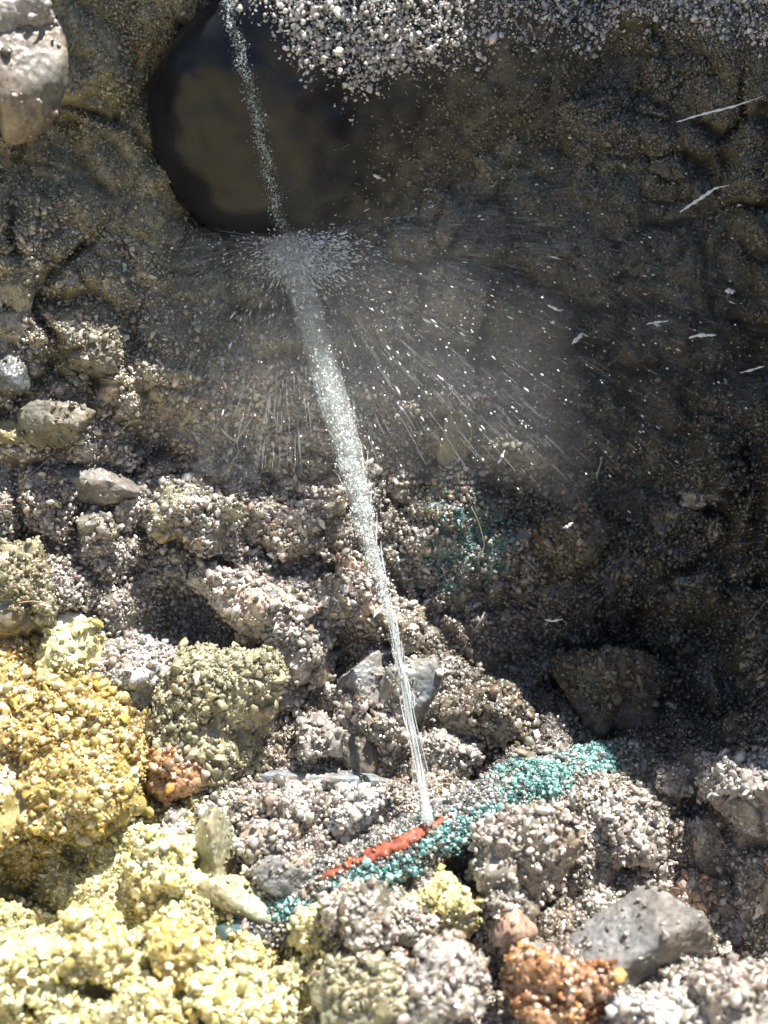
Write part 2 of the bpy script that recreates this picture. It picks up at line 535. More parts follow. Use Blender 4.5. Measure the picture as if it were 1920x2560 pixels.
straw, wl = soil_weights(Pn)
Cg = np.full((len(P0), 3), 0.2) * np.array([1, .82, .6])
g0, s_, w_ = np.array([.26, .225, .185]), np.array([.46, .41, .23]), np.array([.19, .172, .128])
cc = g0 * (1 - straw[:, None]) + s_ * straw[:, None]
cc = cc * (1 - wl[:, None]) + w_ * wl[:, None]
cv = ((c3 >> 8) & 255) / 255
cc = cc * (0.66 + 0.6 * cv + 0.85 * perlin(Pn, 38, 60) + .3 * ((c2 & 255) / 255 - .5))[:, None]
hue = perlin(Pn, 30, 61)[:, None]
cc = cc * (1 + hue * np.array([.22, .06, -.2]))


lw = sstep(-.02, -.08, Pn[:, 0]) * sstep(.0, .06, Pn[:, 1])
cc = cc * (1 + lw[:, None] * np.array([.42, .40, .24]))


def painted_shade(P):
    """shade of the right-hand bank and floor, painted into the soil colour"""
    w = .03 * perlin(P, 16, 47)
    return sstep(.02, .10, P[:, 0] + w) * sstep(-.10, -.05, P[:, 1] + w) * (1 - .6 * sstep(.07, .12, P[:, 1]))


cc = cc * (1 - .68 * painted_shade(Pn))[:, None] * (1 + .5 * perlin(Pn, 260, 62) + .45 * perlin(Pn, 620, 63))[:, None]  # right-hand shade is multiplied into the ground colour
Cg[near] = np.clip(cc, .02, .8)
# blue-green copper salts washed into the bank beside the jet, and round the pipe
gc, _ = hit(1170, 1340)
gd = np.linalg.norm((Pn - gc) * np.array([1, .8, .8]), axis=1) + 0.02 * perlin(Pn, 60, 41) + 0.008 * perlin(Pn, 160, 42)
gm = sstep(.032, .010, gd)[:, None] * .85
Cg[near] = Cg[near] * (1 - gm) + np.array([.09, .20, .17]) * gm
idx = (np.arange(NS - 1)[:, None] * NU + np.arange(NU - 1)[None]).reshape(-1)
wet = np.full((len(P0), 1), .1); wet[near] = (1 - .92 * sstep(.0, .07, Pn[:, 1:2]))
quads = np.stack([idx, idx + 1, idx + NU + 1, idx + NU], -1)
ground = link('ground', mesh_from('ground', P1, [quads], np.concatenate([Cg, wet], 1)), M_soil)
tag(ground, kind='structure')

# ------------------------------------------------------------------ loose grit lying on the soil (nobody could count it)
gx, gy, gz = project(P1)
inv = (gx > -260) & (gx < 2180) & (gy > -200) & (gy < 2800) & (gz > 0) & (dist_c < .6)
facing = np.einsum('ij,ij->i', N1, CAM - P1) / np.linalg.norm(CAM - P1, axis=1)
cand = np.nonzero(inv & (facing > 0.02))[0]
clump = sstep(-.25, .2, perlin(P1[cand], 60, 71) + .4 * perlin(P1[cand], 150, 72))
wallq = sstep(.03, .13, P1[cand][:, 1])
dens = (0.25 + 0.75 * clump) * (1 - .45 * wallq)
grit = Soup()
NG = 200000
sel = cand[rng.choice(len(cand), NG, replace=False, p=dens / dens.sum())]
rad = np.exp(rng.normal(math.log(.00056), .52, NG)) * (1 - .58 * sstep(.0, .13, P1[sel][:, 1]))
rad = np.clip(rad, .00025, .0022)
P = P1[sel] + N1[sel] * (rad * rng.uniform(-.2, .9, NG))[:, None] + rng.normal(0, .0004, (NG, 3))
C = soil_colour(P) * (1 - .68 * painted_shade(P))[:, None]
gd = np.linalg.norm((P - gc) * np.array([1, .8, .8]), axis=1) + 0.02 * perlin(P, 60, 41)
isg = rng.random(NG) < sstep(.03, .012, gd) * .45
C[isg] = pick('green', isg.sum()) * .6
add_grains(grit, P, rad, C)
# coarse crumbs on the pit floor, and a skin of fine ones on the steep bank
fl = cand[P1[cand][:, 1] < .07]
d2 = sstep(-.1, .35, perlin(P1[fl], 45, 171) + .5 * perlin(P1[fl], 120, 172)) + .03
for src, n_, r0, hi, w_ in ((fl, 26000, .00098, 1.5, d2), (cand[P1[cand][:, 1] > .03], 150000, .00050, .7, .6 + 1.6 * sstep(.08, .13, P1[cand[P1[cand][:, 1] > .03]][:, 1]))):
    sel = src[rng.choice(len(src), n_, p=None if w_ is None else w_ / w_.sum())]
    rad = np.clip(np.exp(rng.normal(math.log(r0), .38, n_)), .00025, .002)
    P = P1[sel] + N1[sel] * (rad * rng.uniform(-.3, hi, n_))[:, None] + rng.normal(0, .0005, (n_, 3))
    add_grains(grit, P, rad, soil_colour(P) * (1 - .68 * painted_shade(P))[:, None])
go = grit.build('soil_grit', M_soil)
tag(go, 'loose wet grit and crumbs of soil scattered over the pit', 'grit', kind='stuff')


# ------------------------------------------------------------------ the big dark boulder the water hits
def place_at(px, py, dist):
    return CAM + ray(px, py) * dist


BC = place_at(900, 225, 0.700)
bv, bf = ICO[6]
bax = np.stack([right * math.cos(.10) * .93 + upv * math.sin(.10) * .93 + fwd * .36, upv * math.cos(.10) - right * math.sin(.10), fwd * .93 - right * .36], 0)
shape = stone_shape(bv, 905, 11, .9) * .93
loc = bv * shape[:, None]
loc = loc / np.abs(loc).max(axis=0)
sx = np.where(bv[:, :1] < 0, .113, .150)
loc = loc * np.concatenate([sx, np.full_like(sx, .080), np.full_like(sx, .072)], 1)
BVt = BC + loc @ bax
BVt = BVt + bv @ bax * (0.007 * fbm(BVt, 16, 3, 88) + (.0012 + .003 * sstep(-.03, .05, loc[:, 0])) * fbm(BVt, 80, 4, 89))[:, None]
bo = link('boulder', mesh_from('boulder', BVt, [bf], np.tile(sstep(-.035, .045, loc[:, 0] + .03 * fbm(BVt, 40, 3, 90) - .35 * (loc[:, 1] + .02))[:, None], (1, 3))), M_boulder)
tag(bo, 'large smooth dark wet boulder overhanging the water jet at the top of the bank', 'boulder')
btree = BVHTree.FromPolygons(BVt.tolist(), bf.tolist())
both = BVHTree.FromPolygons(BVt.tolist() + P1.reshape(NS, NU, 3)[::4, ::4].reshape(-1, 3).tolist(), bf.tolist() + [
    [int(len(BVt) + q), int(len(BVt) + q + 1), int(len(BVt) + q + len(U[::4]) + 1), int(len(BVt) + q + len(U[::4]))]
    for q in (np.arange(len(S[::4]) - 1)[:, None] * len(U[::4]) + np.arange(len(U[::4]) - 1)[None]).reshape(-1)])

# grit lying on the boulder's shoulder, in the sun
bn = loc / np.array([.12, .080, .072]) ** 2 @ bax
bn /= np.linalg.norm(bn, axis=1)[:, None]
bx, by, bz = project(BVt)
line = np.interp(bx, [560, 640, 760, 860, 1000, 1150, 1300, 1500, 1900], [-40, 60, 200, 265, 235, 190, 140, 120, 80]) + 70 * perlin(BVt, 70, 91) + 40 * perlin(BVt, 200, 92)
m = sstep(45, -130, by - line) ** 1.6 * (bn @ sdir > -.25)
top = np.nonzero(m > .02)[0]
if len(top):
    n = 46000
    s = top[rng.choice(len(top), n, p=m[top] / m[top].sum())]
    rad = np.exp(rng.normal(math.log(.00044), .5, n))
    P = BVt[s] + bn[s] * (rad * rng.uniform(0, 2.6, n))[:, None] + rng.normal(0, .0012, (n, 3))
    gs = Soup(); add_grains(gs, P, rad, np.clip(pick('pale', n) * rng.uniform(.6, 1.7, (n, 1)), 0, .85))
    g2 = gs.build('pale_grit', M_soil)
    tag(g2, 'pale wet grit lying on the shoulder of the dark boulder', 'grit', kind='stuff')

bandm = sstep(60, -70, gy[cand] - np.interp(gx[cand], [1350, 1500, 1700, 1920], [150, 70, 60, 115]) - 60 * perlin(P1[cand], 60, 93)) * (gx[cand] > 1330) * sstep(2300, 2000, gx[cand])
n = 9000
sel = cand[rng.choice(len(cand), n, p=bandm / bandm.sum())]
rad = np.clip(np.exp(rng.normal(math.log(.00058), .45, n)), .0003, .0018)
gs = Soup(); add_grains(gs, P1[sel] + N1[sel] * (rad * rng.uniform(0, 3, n))[:, None] + rng.normal(0, .001, (n, 3)), rad, np.clip(pick('pale', n) * rng.uniform(.7, 1.6, (n, 1)), 0, .85))
tag(gs.build('pale_grit', M_soil), 'band of pale wet grit along the top right of the bank', 'grit', kind='stuff')
# soil washed over the boulder's right-hand end and foot
film = sstep(-.02, .05, loc[:, 0] + .03 * fbm(BVt, 40, 3, 90) - .35 * (loc[:, 1] + .02)) + 1e-6
n = 34000
sel = rng.choice(len(BVt), n, p=film / film.sum())
rad = np.clip(np.exp(rng.normal(math.log(.00042), .4, n)), .00022, .0013)
gs = Soup(); P = BVt[sel] + bn[sel] * (rad * rng.uniform(-.3, .6, n))[:, None] + rng.normal(0, .0006, (n, 3))
add_grains(gs, P, rad, pick('wall', n) * .9)
tag(gs.build('soil_film', M_wall), 'thin film of soil washed over the far end of the dark boulder', 'soil', kind='stuff')

# ------------------------------------------------------------------ stones and clods
CLODS = []


def clod(name, label, cat, px, py, w, h, rot=0, depth=.8, pal='grey', grains=None, cover=.5, nf=10, sharp=1.0, sink=.35, seed=1, gr=.0010, rough=.10, mat=None, group=None, tilt=0, popcorn=1.0, shade=1.0, tree=None, gmask=None, box=0):
    rg = np.random.default_rng(seed * 13 + 5)
    c, n = hit(px, py + h * .12, tree)
    dist = np.linalg.norm(c - CAM)
    a, b = w / 2 * dist / FPX * 1.08, h / 2 * dist / FPX * 1.08
    dp = math.sqrt(a * b) * depth
    sk = painted_shade(c[None])[0]
    shade *= 1 - .4 * sk  # clods on the shaded right side get the same painted darkening
    c0 = CAM + ray(px, py) * (dist + dp * (sink - .55))
    sub = 6 if max(w, h) > 125 else 5
    v, f = ICO[sub]
    cr, sr = math.cos(R(rot)), math.sin(R(rot))
    r_, u_ = right * cr + upv * sr, upv * cr - right * sr
    ct, st = math.cos(R(tilt)), math.sin(R(tilt))
    u2, f2_ = u_ * ct + fwd * st, fwd * ct - u_ * st
    ax = np.stack([r_, u2, f2_], 0)
    stony = cover < .25
    l = v * stone_shape(v, seed + 300, nf - 1, sharp * (1.5 if stony else 1.1), .62 if stony else .70)[:, None]
    if box:
        l = v / (np.sum(np.abs(v) ** box, axis=1) ** (1 / box))[:, None] * (1 + .05 * perlin(v, 1.6, seed))[:, None]
        l[:, 0] *= 1 - .25 * l[:, 2]
    if not stony:                      # clods are lumps stuck on lumps
        ll1, ll2, _ = worley(v + .25 * np.stack([perlin(v, 1.5, seed + 40), perlin(v, 1.5, seed + 41), perlin(v, 1.5, seed + 42)], -1), 1.25, seed + 20)
        l = l * (1 + .55 * (1 - np.clip(ll1, 0, 1.1) ** 2) - .15 + .4 * perlin(v, 1.3, seed + 21))[:, None]
        l3, _, _ = worley(v, 3.2, seed + 22)
        l = l * (1 + .2 * (1 - np.clip(l3, 0, 1) ** 2))[:, None]
    l = l / np.abs(l).max(axis=0) * np.array([a, b, dp])
    V = c0 + l @ ax
    nr = (l / np.array([a, b, dp]) ** 2) @ ax
    nr /= np.linalg.norm(nr, axis=1)[:, None]
    mean = (a * b * dp) ** (1 / 3)
    V = V + nr * (mean * rough * (fbm(V, .9 / mean, 5, seed, .6) * 1.9) + .00055 * fbm(V, 420, 2, seed + 3))[:, None]
    w1, w2, ci = worley(V, 300, seed)
    V = V + nr * (.0012 * (1 - np.clip(w1, 0, 1) ** 2) * min(1, cover * 1.5 + .1))[:, None]
    w3, _, _ = worley(V, 640, seed + 2)
    V = V + nr * (.0006 * (1 - np.clip(w3, 0, 1) ** 2) * min(1, cover * 1.5 + .25))[:, None]
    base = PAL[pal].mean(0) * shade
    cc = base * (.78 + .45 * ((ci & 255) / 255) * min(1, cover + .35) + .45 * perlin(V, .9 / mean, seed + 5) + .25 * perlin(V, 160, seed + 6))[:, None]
    cc = cc * (1 + perlin(V, .7 / mean, seed + 7)[:, None] * np.array([.3, .04, -.25]))
    sp = Soup(); sp.add(V, f, np.clip(cc, .01, .85))
    area = 4 * math.pi * (a * b * dp) ** (2 / 3)
    gr *= .66; cover *= .85
    ng = int(cover * area / (math.pi * gr ** 2) * (1.2 if cover > .25 else .5))
    if ng:
        wgt = .03 + sstep(-.05, .2, perlin(V, .9 / mean, seed + 9)) + .35 * np.clip(nr @ np.array([0, 0, 1]), 0, 1)
        if gmask is not None: wgt = wgt * gmask(l / np.array([a, b, dp]))
        s = rg.choice(len(V), ng, p=wgt / wgt.sum())
        rad = np.clip(np.exp(rg.normal(math.log(gr * .84), .62, ng)), .0003, .0028)
        pp = V[s] + nr[s] * (rad * rg.uniform(-.1, 1.1 * popcorn, ng))[:, None] + rg.normal(0, .0003, (ng, 3))
        add_grains(sp, pp, rad, pick(grains or pal, ng, rg) * (.6 + .4 * shade), rg)
    o = sp.build(name, mat or (M_soil if cover > .25 else M_stone))
    tag(o, label, cat, group)
    CLODS.append(o)
    return o


ST, CL = 'stone', 'clod'
clod('ochre_clod', 'big golden ochre clod crusted with bright grains at the left edge', CL, 120, 1910, 560, 700, -38, .75, 'ochre', 'gold', .75, 9, .8, .3, 41, .00098, .16, shade=.74)
clod('ochre_clod', 'yellow sandy lump on top of the big golden clod', CL, 165, 1660, 190, 190, 20, .8, 'straw', 'straw', .8, 9, .8, .1, 42, .0010, .12)
clod('soil_clod', 'wedge-shaped yellow-brown clod with one sunlit flank, left of the jet', CL, 535, 1745, 350, 400, 22, .8, 'olive', 'olive', .5, 8, 1.5, .1, 43, .0010, .14, tilt=-15)
clod('rust_clod', 'orange-brown crust on the upper left corner of the golden clod', CL, 55, 1620, 190, 110, -12, .8, 'rust', 'gold', .5, 9, 1, -.75, 121, .0010, .16)
clod('rust_clod', 'orange-brown crumbly edge on the right flank of the golden clod', CL, 300, 1835, 70, 200, 38, .8, 'rust', 'gold', .5, 9, 1, -.9, 122, .0010, .16)
clod('rust_pebble', 'small rust-orange pebble cluster beside the golden clod', 'pebble', 440, 1935, 135, 130, 10, .9, 'rust', 'rust', .5, 9, .9, -.7, 44, .0013, .16)
clod('olive_stone', 'rounded grey-olive stone standing on end right of the yellow sand', ST, 530, 2125, 175, 200, 15, .8, 'olive', 'olive', .08, 9, 1.2, .2, 45, .0009, .07, shade=1.1)
clod('olive_stone', 'flat olive stone leaning under the rounded grey-olive stone', ST, 600, 2250, 200, 130, -38, .7, 'olive', 'straw', .08, 8, 1.4, .2, 46, .0009, .07, shade=1.2)
clod('slate_stone', 'dark slate-grey stone at the lower left end of the corroded pipe', ST, 690, 2190, 175, 105, 8, .8, 'slate', 'grey', .18, 9, 1.3, .2, 47, .0009, .08, shade=.7)
clod('dark_stone', 'dark upright stone in shadow left of the jet foot', ST, 905, 1850, 130, 190, 8, .8, 'brown', 'brown', .1, 9, 1.3, .3, 48, .0009, .08, shade=.75)
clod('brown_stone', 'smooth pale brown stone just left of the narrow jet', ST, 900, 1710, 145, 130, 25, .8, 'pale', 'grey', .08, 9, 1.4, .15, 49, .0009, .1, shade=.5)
clod('grey_stone', 'wet grey stone directly behind the narrow part of the jet', ST, 1010, 1740, 140, 190, -10, .8, 'slate', 'grey', .22, 9, 1.1, .3, 50, .0009, .1, shade=.7)
clod('grit_clod', 'brown gritty clod with sparkling wet top right of the jet foot', CL, 1100, 1890, 180, 150, -20, .85, 'grey', 'grey', .42, 9, 1.1, .2, 51, .0011, .1, shade=.95)
clod('stone_slab', 'thin grey stone slab with a straight lit edge above the pipe', 'slab', 815, 1948, 300, 30, -3, .55, 'slate', 'grey', .1, 8, 1.6, .1, 52, .0009, .04, tilt=-8, shade=.75, box=5)
clod('grit_clod', 'bluish-grey crystalline clod between the slab and the red copper', CL, 880, 2040, 150, 150, 0, .85, 'slate', 'pale', .8, 9, 1, .15, 53, .0012, .1)
clod('grit_clod', 'brown crumbly clod hugging the underside of the grey slab', CL, 735, 2030, 190, 130, -6, .85, 'grey', 'grey', .8, 9, 1, .2, 54, .0011, .12)
clod('grit_clod', 'crumbly clod with orange grains left of the dark hollow by the copper', CL, 690, 2100, 150, 110, 14, .85, 'grey', 'grey', .85, 9, 1, .25, 55, .0012, .12)
clod('mossy_clod', 'big rounded grey-brown gritty clod leaning on the front of the turquoise pipe', CL, 1300, 2150, 280, 225, 22, .85, 'brown', 'grey', .6, 9, .95, .1, 56, .0010, .13, shade=1.25)
clod('orange_stone', 'small pale orange rounded stone above the rust clod', ST, 1275, 2300, 110, 100, 0, .9, 'pink', 'pink', .12, 10, 1, .1, 57, .0009, .09, shade=1.15)
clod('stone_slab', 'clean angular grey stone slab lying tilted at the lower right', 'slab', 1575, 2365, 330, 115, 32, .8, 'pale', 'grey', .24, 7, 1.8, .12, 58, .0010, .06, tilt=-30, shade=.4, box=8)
clod('slate_pebble', 'small blue-grey angular pebble left of the tilted grey slab', 'pebble', 1345, 2400, 95, 90, 20, .9, 'slate', 'grey', .06, 8, 1.5, .1, 59, .0009, .06, shade=.9)
clod('rust_clod', 'rusty orange-red clod on the bottom edge', CL, 1400, 2500, 250, 190, -12, .85, 'rust', 'rust', .7, 9, 1, .1, 60, .0011, .1, shade=.85)
clod('grit_clod', 'coarse grey-brown crumb clod to the right of the tilted grey slab', CL, 1770, 2340, 260, 220, -28, .85, 'grey', 'grey', .75, 9, 1, .15, 61, .0013, .12, shade=.9)
clod('grit_clod', 'little knobbly column of crumbs standing up against the dark hollow', CL, 1732, 2225, 70, 110, 0, .9, 'grey', 'pink', .9, 9, 1, -.1, 62, .0014, .12)
clod('grit_clod', 'pale crumbly clod at the right edge above the dark hollow', CL, 1845, 1970, 250, 150, 8, 1.2, 'grey', 'pale', .55, 9, 1.2, -.2, 163, .0013, .28, shade=.7)
clod('grit_clod', 'grey crumb bank between the turquoise crust and the dark hollow', CL, 1560, 2070, 250, 170, -5, .85, 'grey', 'grey', .8, 9, 1, .35, 64, .0011, .12)
clod('wet_clod', 'reddish-brown glistening clod right of the narrow jet', CL, 1210, 1790, 230, 150, -10, .85, 'brown', 'brown', .5, 9, 1, .25, 65, .0011, .12, shade=.9)
clod('grit_clod', 'glittering grey clod between the golden clod and the wedge clod', CL, 300, 1675, 250, 190, 15, .85, 'slate', 'grey', .7, 9, 1, .15, 66, .0010, .12)
clod('pale_stone', 'smooth bluish-white flat stone peeping out above the glittering grey clod', ST, 185, 1590, 120, 110, -15, .7, 'pale', 'pale', .05, 8, 1.5, .1, 67, .0009, .05)
clod('grit_clod', 'knobbly brown clod ridge above the wedge clod', CL, 615, 1500, 290, 130, -22, .85, 'grey', 'grey', .9, 9, 1, .15, 68, .0012, .15)
clod('grit_clod', 'sparkling crumbly clod standing left of the jet neck', CL, 745, 1590, 180, 240, 14, .85, 'grey', 'grey', .85, 9, 1, .2, 69, .0011, .14)
clod('grit_clod', 'crumbly pinkish clod touching the jet on its left side', CL, 900, 1470, 110, 190, 18, .85, 'pink', 'grey', .85, 9, 1, .2, 70, .0012, .14)
clod('grit_clod', 'brown crumb clod behind the jet neck', CL, 1000, 1560, 130, 120, 0, .85, 'brown', 'grey', .7, 9, 1, .3, 71, .0010, .14)
clod('soil_clod', 'yellowish soft clod at the left edge above the golden clod', CL, 70, 1480, 190, 220, 8, .8, 'olive', 'olive', .3, 9, 1, .25, 72, .0009, .1, shade=.75)
clod('soil_clod', 'rounded grey-brown clod in the left bank', CL, 235, 880, 170, 170, 20, .8, 'wall', 'wall', .15, 10, 1, .35, 73, .0008, .1, M_wall, shade=.95)
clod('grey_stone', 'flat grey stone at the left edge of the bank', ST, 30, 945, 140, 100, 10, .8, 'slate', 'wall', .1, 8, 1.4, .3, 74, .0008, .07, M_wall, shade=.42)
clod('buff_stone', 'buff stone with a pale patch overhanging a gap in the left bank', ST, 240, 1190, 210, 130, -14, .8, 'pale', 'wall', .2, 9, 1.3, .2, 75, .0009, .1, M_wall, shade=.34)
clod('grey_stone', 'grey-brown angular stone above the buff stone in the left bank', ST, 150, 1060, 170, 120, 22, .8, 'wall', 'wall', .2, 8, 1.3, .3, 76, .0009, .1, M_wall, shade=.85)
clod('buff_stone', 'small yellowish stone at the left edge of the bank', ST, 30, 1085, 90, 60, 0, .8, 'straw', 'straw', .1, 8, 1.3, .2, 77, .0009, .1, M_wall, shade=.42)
clod('soil_clod', 'tan crumbly clod at the left edge beneath the pale jutting stone', CL, 30, 690, 130, 170, 0, .8, 'wall', 'wall', .5, 9, 1, .35, 78, .0008, .12, M_wall, shade=1.4)
clod('leaf_stone', 'tall thin olive stone sliver in the shaded bank', ST, 1140, 1080, 85, 190, -8, .6, 'olive', 'wall', .08, 8, 1.3, .2, 79, .0008, .06, M_wall, shade=.8)
clod('soil_clod', 'flat brown clod ledge in the shade right of the olive sliver', CL, 1290, 1130, 220, 110, -12, .8, 'wall', 'wall', .4, 9, 1.1, .35, 80, .0008, .12, M_wall, shade=1.1)
clod('soil_clod', 'dim mossy clod in the darkest corner of the pit', CL, 1430, 1330, 260, 180, 10, .8, 'brown', 'brown', .4, 9, 1, .35, 81, .0008, .12, M_wall, shade=.9)
clod('soil_clod', 'dim brown clod low in the dark right corner', CL, 1530, 1720, 260, 200, -10, .8, 'brown', 'brown', .4, 9, 1, .35, 82, .0009, .12, M_wall, shade=.8)
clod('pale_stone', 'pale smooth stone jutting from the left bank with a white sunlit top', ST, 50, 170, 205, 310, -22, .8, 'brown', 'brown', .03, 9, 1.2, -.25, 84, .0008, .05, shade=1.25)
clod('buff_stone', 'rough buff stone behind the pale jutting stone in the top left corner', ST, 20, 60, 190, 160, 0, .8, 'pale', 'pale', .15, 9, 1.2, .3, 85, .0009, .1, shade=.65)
clod('grit_clod', 'crumbly brown clod near the bottom edge left of the rust clod', CL, 1120, 2470, 260, 170, 8, .85, 'grey', 'grey', .75, 9, 1, .2, 87, .0012, .12)
clod('grit_clod', 'dark green-tinged pebbly clod on the bottom edge', CL, 900, 2480, 200, 150, 0, .85, 'olive', 'olive', .6, 9, 1, .25, 88, .0012, .12, shade=.85)
clod('grit_clod', 'yellow-topped crumb clod beside the dark round hole', CL, 790, 2310, 150, 110, -14, .85, 'straw', 'straw', .85, 9, 1, .1, 89, .0013, .14)
clod('grit_clod', 'upright brown crumb clod right of the dark round hole', CL, 920, 2330, 150, 210, -8, .85, 'brown', 'grey', .8, 9, 1, .2, 90, .0012, .14)
clod('soil_clod', 'yellow-grey gritty clod in front of the turquoise crust', CL, 1100, 2270, 190, 150, 0, .85, 'straw', 'straw', .6, 9, 1, .3, 91, .0012, .12, shade=.75)
clod('straw_clod', 'straw-yellow gritty clod in the bright corner beneath the golden clod', CL, 230, 2360, 250, 140, -8, .8, 'straw', 'straw', .85, 9, .9, .25, 92, 0.00162, .24)
clod('straw_clod', 'orange-yellow soft clod in the bright sand at the bottom', CL, 455, 2400, 190, 150, -24, .8, 'ochre', 'straw', .45, 9, .9, .3, 93, 0.00138, .24)
clod('straw_clod', 'pale blown-out gritty clod in the bottom left corner', CL, 60, 2430, 200, 150, 12, .8, 'straw', 'straw', .85, 9, .9, .3, 94, 0.00187, .24, shade=1.1)
clod('straw_clod', 'ragged yellow clod between the olive stones and the golden clod', CL, 395, 2180, 170, 190, 12, .8, 'straw', 'straw', .75, 9, 1, .2, 95, 0.00162, .24)
clod('straw_clod', 'long low yellow clod along the bottom edge', CL, 620, 2510, 270, 110, -16, .8, 'straw', 'straw', .8, 9, 1, .3, 96, 0.00150, .24, shade=.95)
clod('grit_clod', 'brown crumb clod in the bottom right corner', CL, 1830, 2510, 220, 150, -20, .85, 'grey', 'grey', .75, 9, 1, .3, 97, .0013, .13)
clod('grit_clod', 'grey crumb clod between the rust clod and the bottom right corner', CL, 1640, 2530, 190, 110, 0, .85, 'slate', 'pale', .85, 9, 1, .2, 98, .0013, .13)
clod('soil_clod', 'brown clod in the middle bank left of the bright spray column', CL, 690, 1310, 230, 150, -14, .8, 'brown', 'grey', .6, 9, 1, .4, 99, .0009, .13, shade=1.1)
clod('soil_clod', 'gritty olive clod in the middle of the bank left of the white rootlets', CL, 470, 1290, 240, 150, 14, .8, 'olive', 'grey', .55, 9, 1, .4, 100, .0009, .13, shade=.9)


# many small look-alike clods strewn over the lit floor
rs = np.random.default_rng(77); spots = []
while len(spots) < 44:
    px_, py2 = rs.uniform(180, 1880), rs.uniform(1230, 2540)
    if px_ > 1080 and 1250 < py2 < 1880: continue
    if abs(px_ - np.interp(py2, [1230, 2062], [905, 1072])) < 40 or abs(py2 - np.interp(px_, [560, 1640], [2330, 1860])) < 75: continue
    if px_ < 420 and 1560 < py2 < 2250: continue
    if min([math.hypot(px_ - a_, py2 - b_) for a_, b_ in spots] + [999]) < 85: continue
    spots.append((px_, py2))
for k, (px_, py2) in enumerate(spots):
    st_ = px_ < 760 - max(0, (2560 - py2)) * .55 + 160 and py2 > 2200
    w_ = rs.uniform(50, 120)
    if st_:
        clod('straw_clod', 'small straw-yellow crumb of soil among many alike at the bottom left', CL, px_, py2, w_, w_ * rs.uniform(.7, 1.1), rs.uniform(-40, 40), .9, 'straw', 'straw', .7, 9, 1.3, rs.uniform(-.1, .3), 200 + k, .0012, .2, group='small straw-yellow crumbs', shade=rs.uniform(.7, 1))
    else:
        clod('grit_clod', 'small gritty grey-brown clod among many alike on the pit floor', CL, px_, py2, w_, w_ * rs.uniform(.7, 1.1), rs.uniform(-40, 40), .9, ['grey', 'brown', 'wall'][k % 3], 'grey', .6, 9, 1.3, rs.uniform(-.1, .3), 200 + k, .0011, .2, group='small gritty clods', shade=rs.uniform(.7, 1.15))

# ------------------------------------------------------------------ the corroded pipe
pb = []
for px, py, lift_ in [(560, 2330, -.012), (700, 2262, -.006), (860, 2205, 0), (1000, 2140, .002), (1150, 2068, .002), (1300, 1985, 0), (1450, 1920, -.004), (1640, 1860, -.014)]:
    c, n = hit(px, py)
    pb.append(c + np.array([0, 0, lift_ + .001]))
pipe_pts = spline(pb, 90)
PR = .0125
pipe = bpy.data.objects.new('corroded_pipe', None); COL.objects.link(pipe)
tag(pipe, 'half-buried copper pipe crusted turquoise, with a bare red patch where the water leaks', 'pipe')
sp = Soup(); tube(sp, pipe_pts, PR, (.05, .06, .055), 28)
Vp = sp.V[0]
sp.V[0] = Vp + .0012 * np.stack([fbm(Vp, 120, 3, 5), fbm(Vp, 120, 3, 6), fbm(Vp, 120, 3, 7)], -1)
sp.C[0] = np.clip(np.array([.05, .10, .095]) * (1 + 1.2 * perlin(Vp, 90, 8))[:, None], .01, .3)
sp.build('pipe_wall', M_soil, pipe)
T = np.gradient(pipe_pts, axis=0); T /= np.linalg.norm(T, axis=1)[:, None]


def on_pipe(t, ang, lift_=0.0):
    """point on the pipe: t 0..1 along it, ang from straight up, + towards the far side"""
    i = np.clip(np.asarray(t) * 89, 0, 88.999); k = i.astype(int); f = (i - k)[:, None]
    c = pipe_pts[k] * (1 - f) + pipe_pts[k + 1] * f
    d_ = T[k]
    side_ = np.cross(np.array([0, 0, 1.0]), d_); side_ /= np.linalg.norm(side_, axis=1)[:, None]
    up_ = np.cross(d_, side_)
    nn = up_ * np.cos(ang)[:, None] + side_ * np.sin(ang)[:, None]
    return c + nn * (PR + lift_), nn


def crust(n, pal_mix, r0, rg):
    t = rg.uniform(.04, .96, n); a = rg.uniform(-1.75, 1.5, n)
    P, nn = on_pipe(t, a)
    return t, a, P, nn


rg = np.random.default_rng(5)
t, a, P, nn = crust(28000, None, None, rg)
x, y, _ = project(P)
gpatch = np.zeros(len(P))
for cx, cy, rx, ry in [(1100, 2085, 110, 55), (1010, 2190, 75, 75), (1370, 1950, 95, 70), (1230, 2035, 90, 45), (1160, 2070, 80, 50), (720, 2270, 90, 40), (930, 2190, 90, 50), (1480, 1900, 90, 50)]:
    gpatch = np.maximum(gpatch, np.exp(-((x - cx) / rx) ** 2 - ((y - cy) / ry) ** 2))
gpatch = gpatch + .55 * perlin(P, 130, 14) + .35 * perlin(P, 330, 15)
redz = (np.abs(y - np.interp(x, [745, 850, 930, 1000, 1070, 1130], [2205, 2172, 2135, 2110, 2070, 2038])) < np.interp(x, [745, 850, 1000, 1130], [4, 12, 20, 8])) & (x > 745) & (x < 1140)
keep = ~redz
isg = keep & (gpatch > .57) & (rg.random(len(P)) < .74)
sg = Soup()
rad = np.exp(rg.normal(math.log(.00048), .5, len(P)))
add_grains(sg, P[isg] + nn[isg] * (rad[isg] * rg.uniform(-.2, 1.0, isg.sum()))[:, None], rad[isg], pick('green', isg.sum(), rg) * rg.uniform(.7, 1.3, (isg.sum(), 1)) ** np.array([[1.2, 1, 1]]), rg)
tl = rg.uniform(.56, .70, 700); al = rg.uniform(-1.2, 1.3, 700)
Pl, nl = on_pipe(tl, al)
lump = np.exp(-((tl - .63) / .04) ** 2)
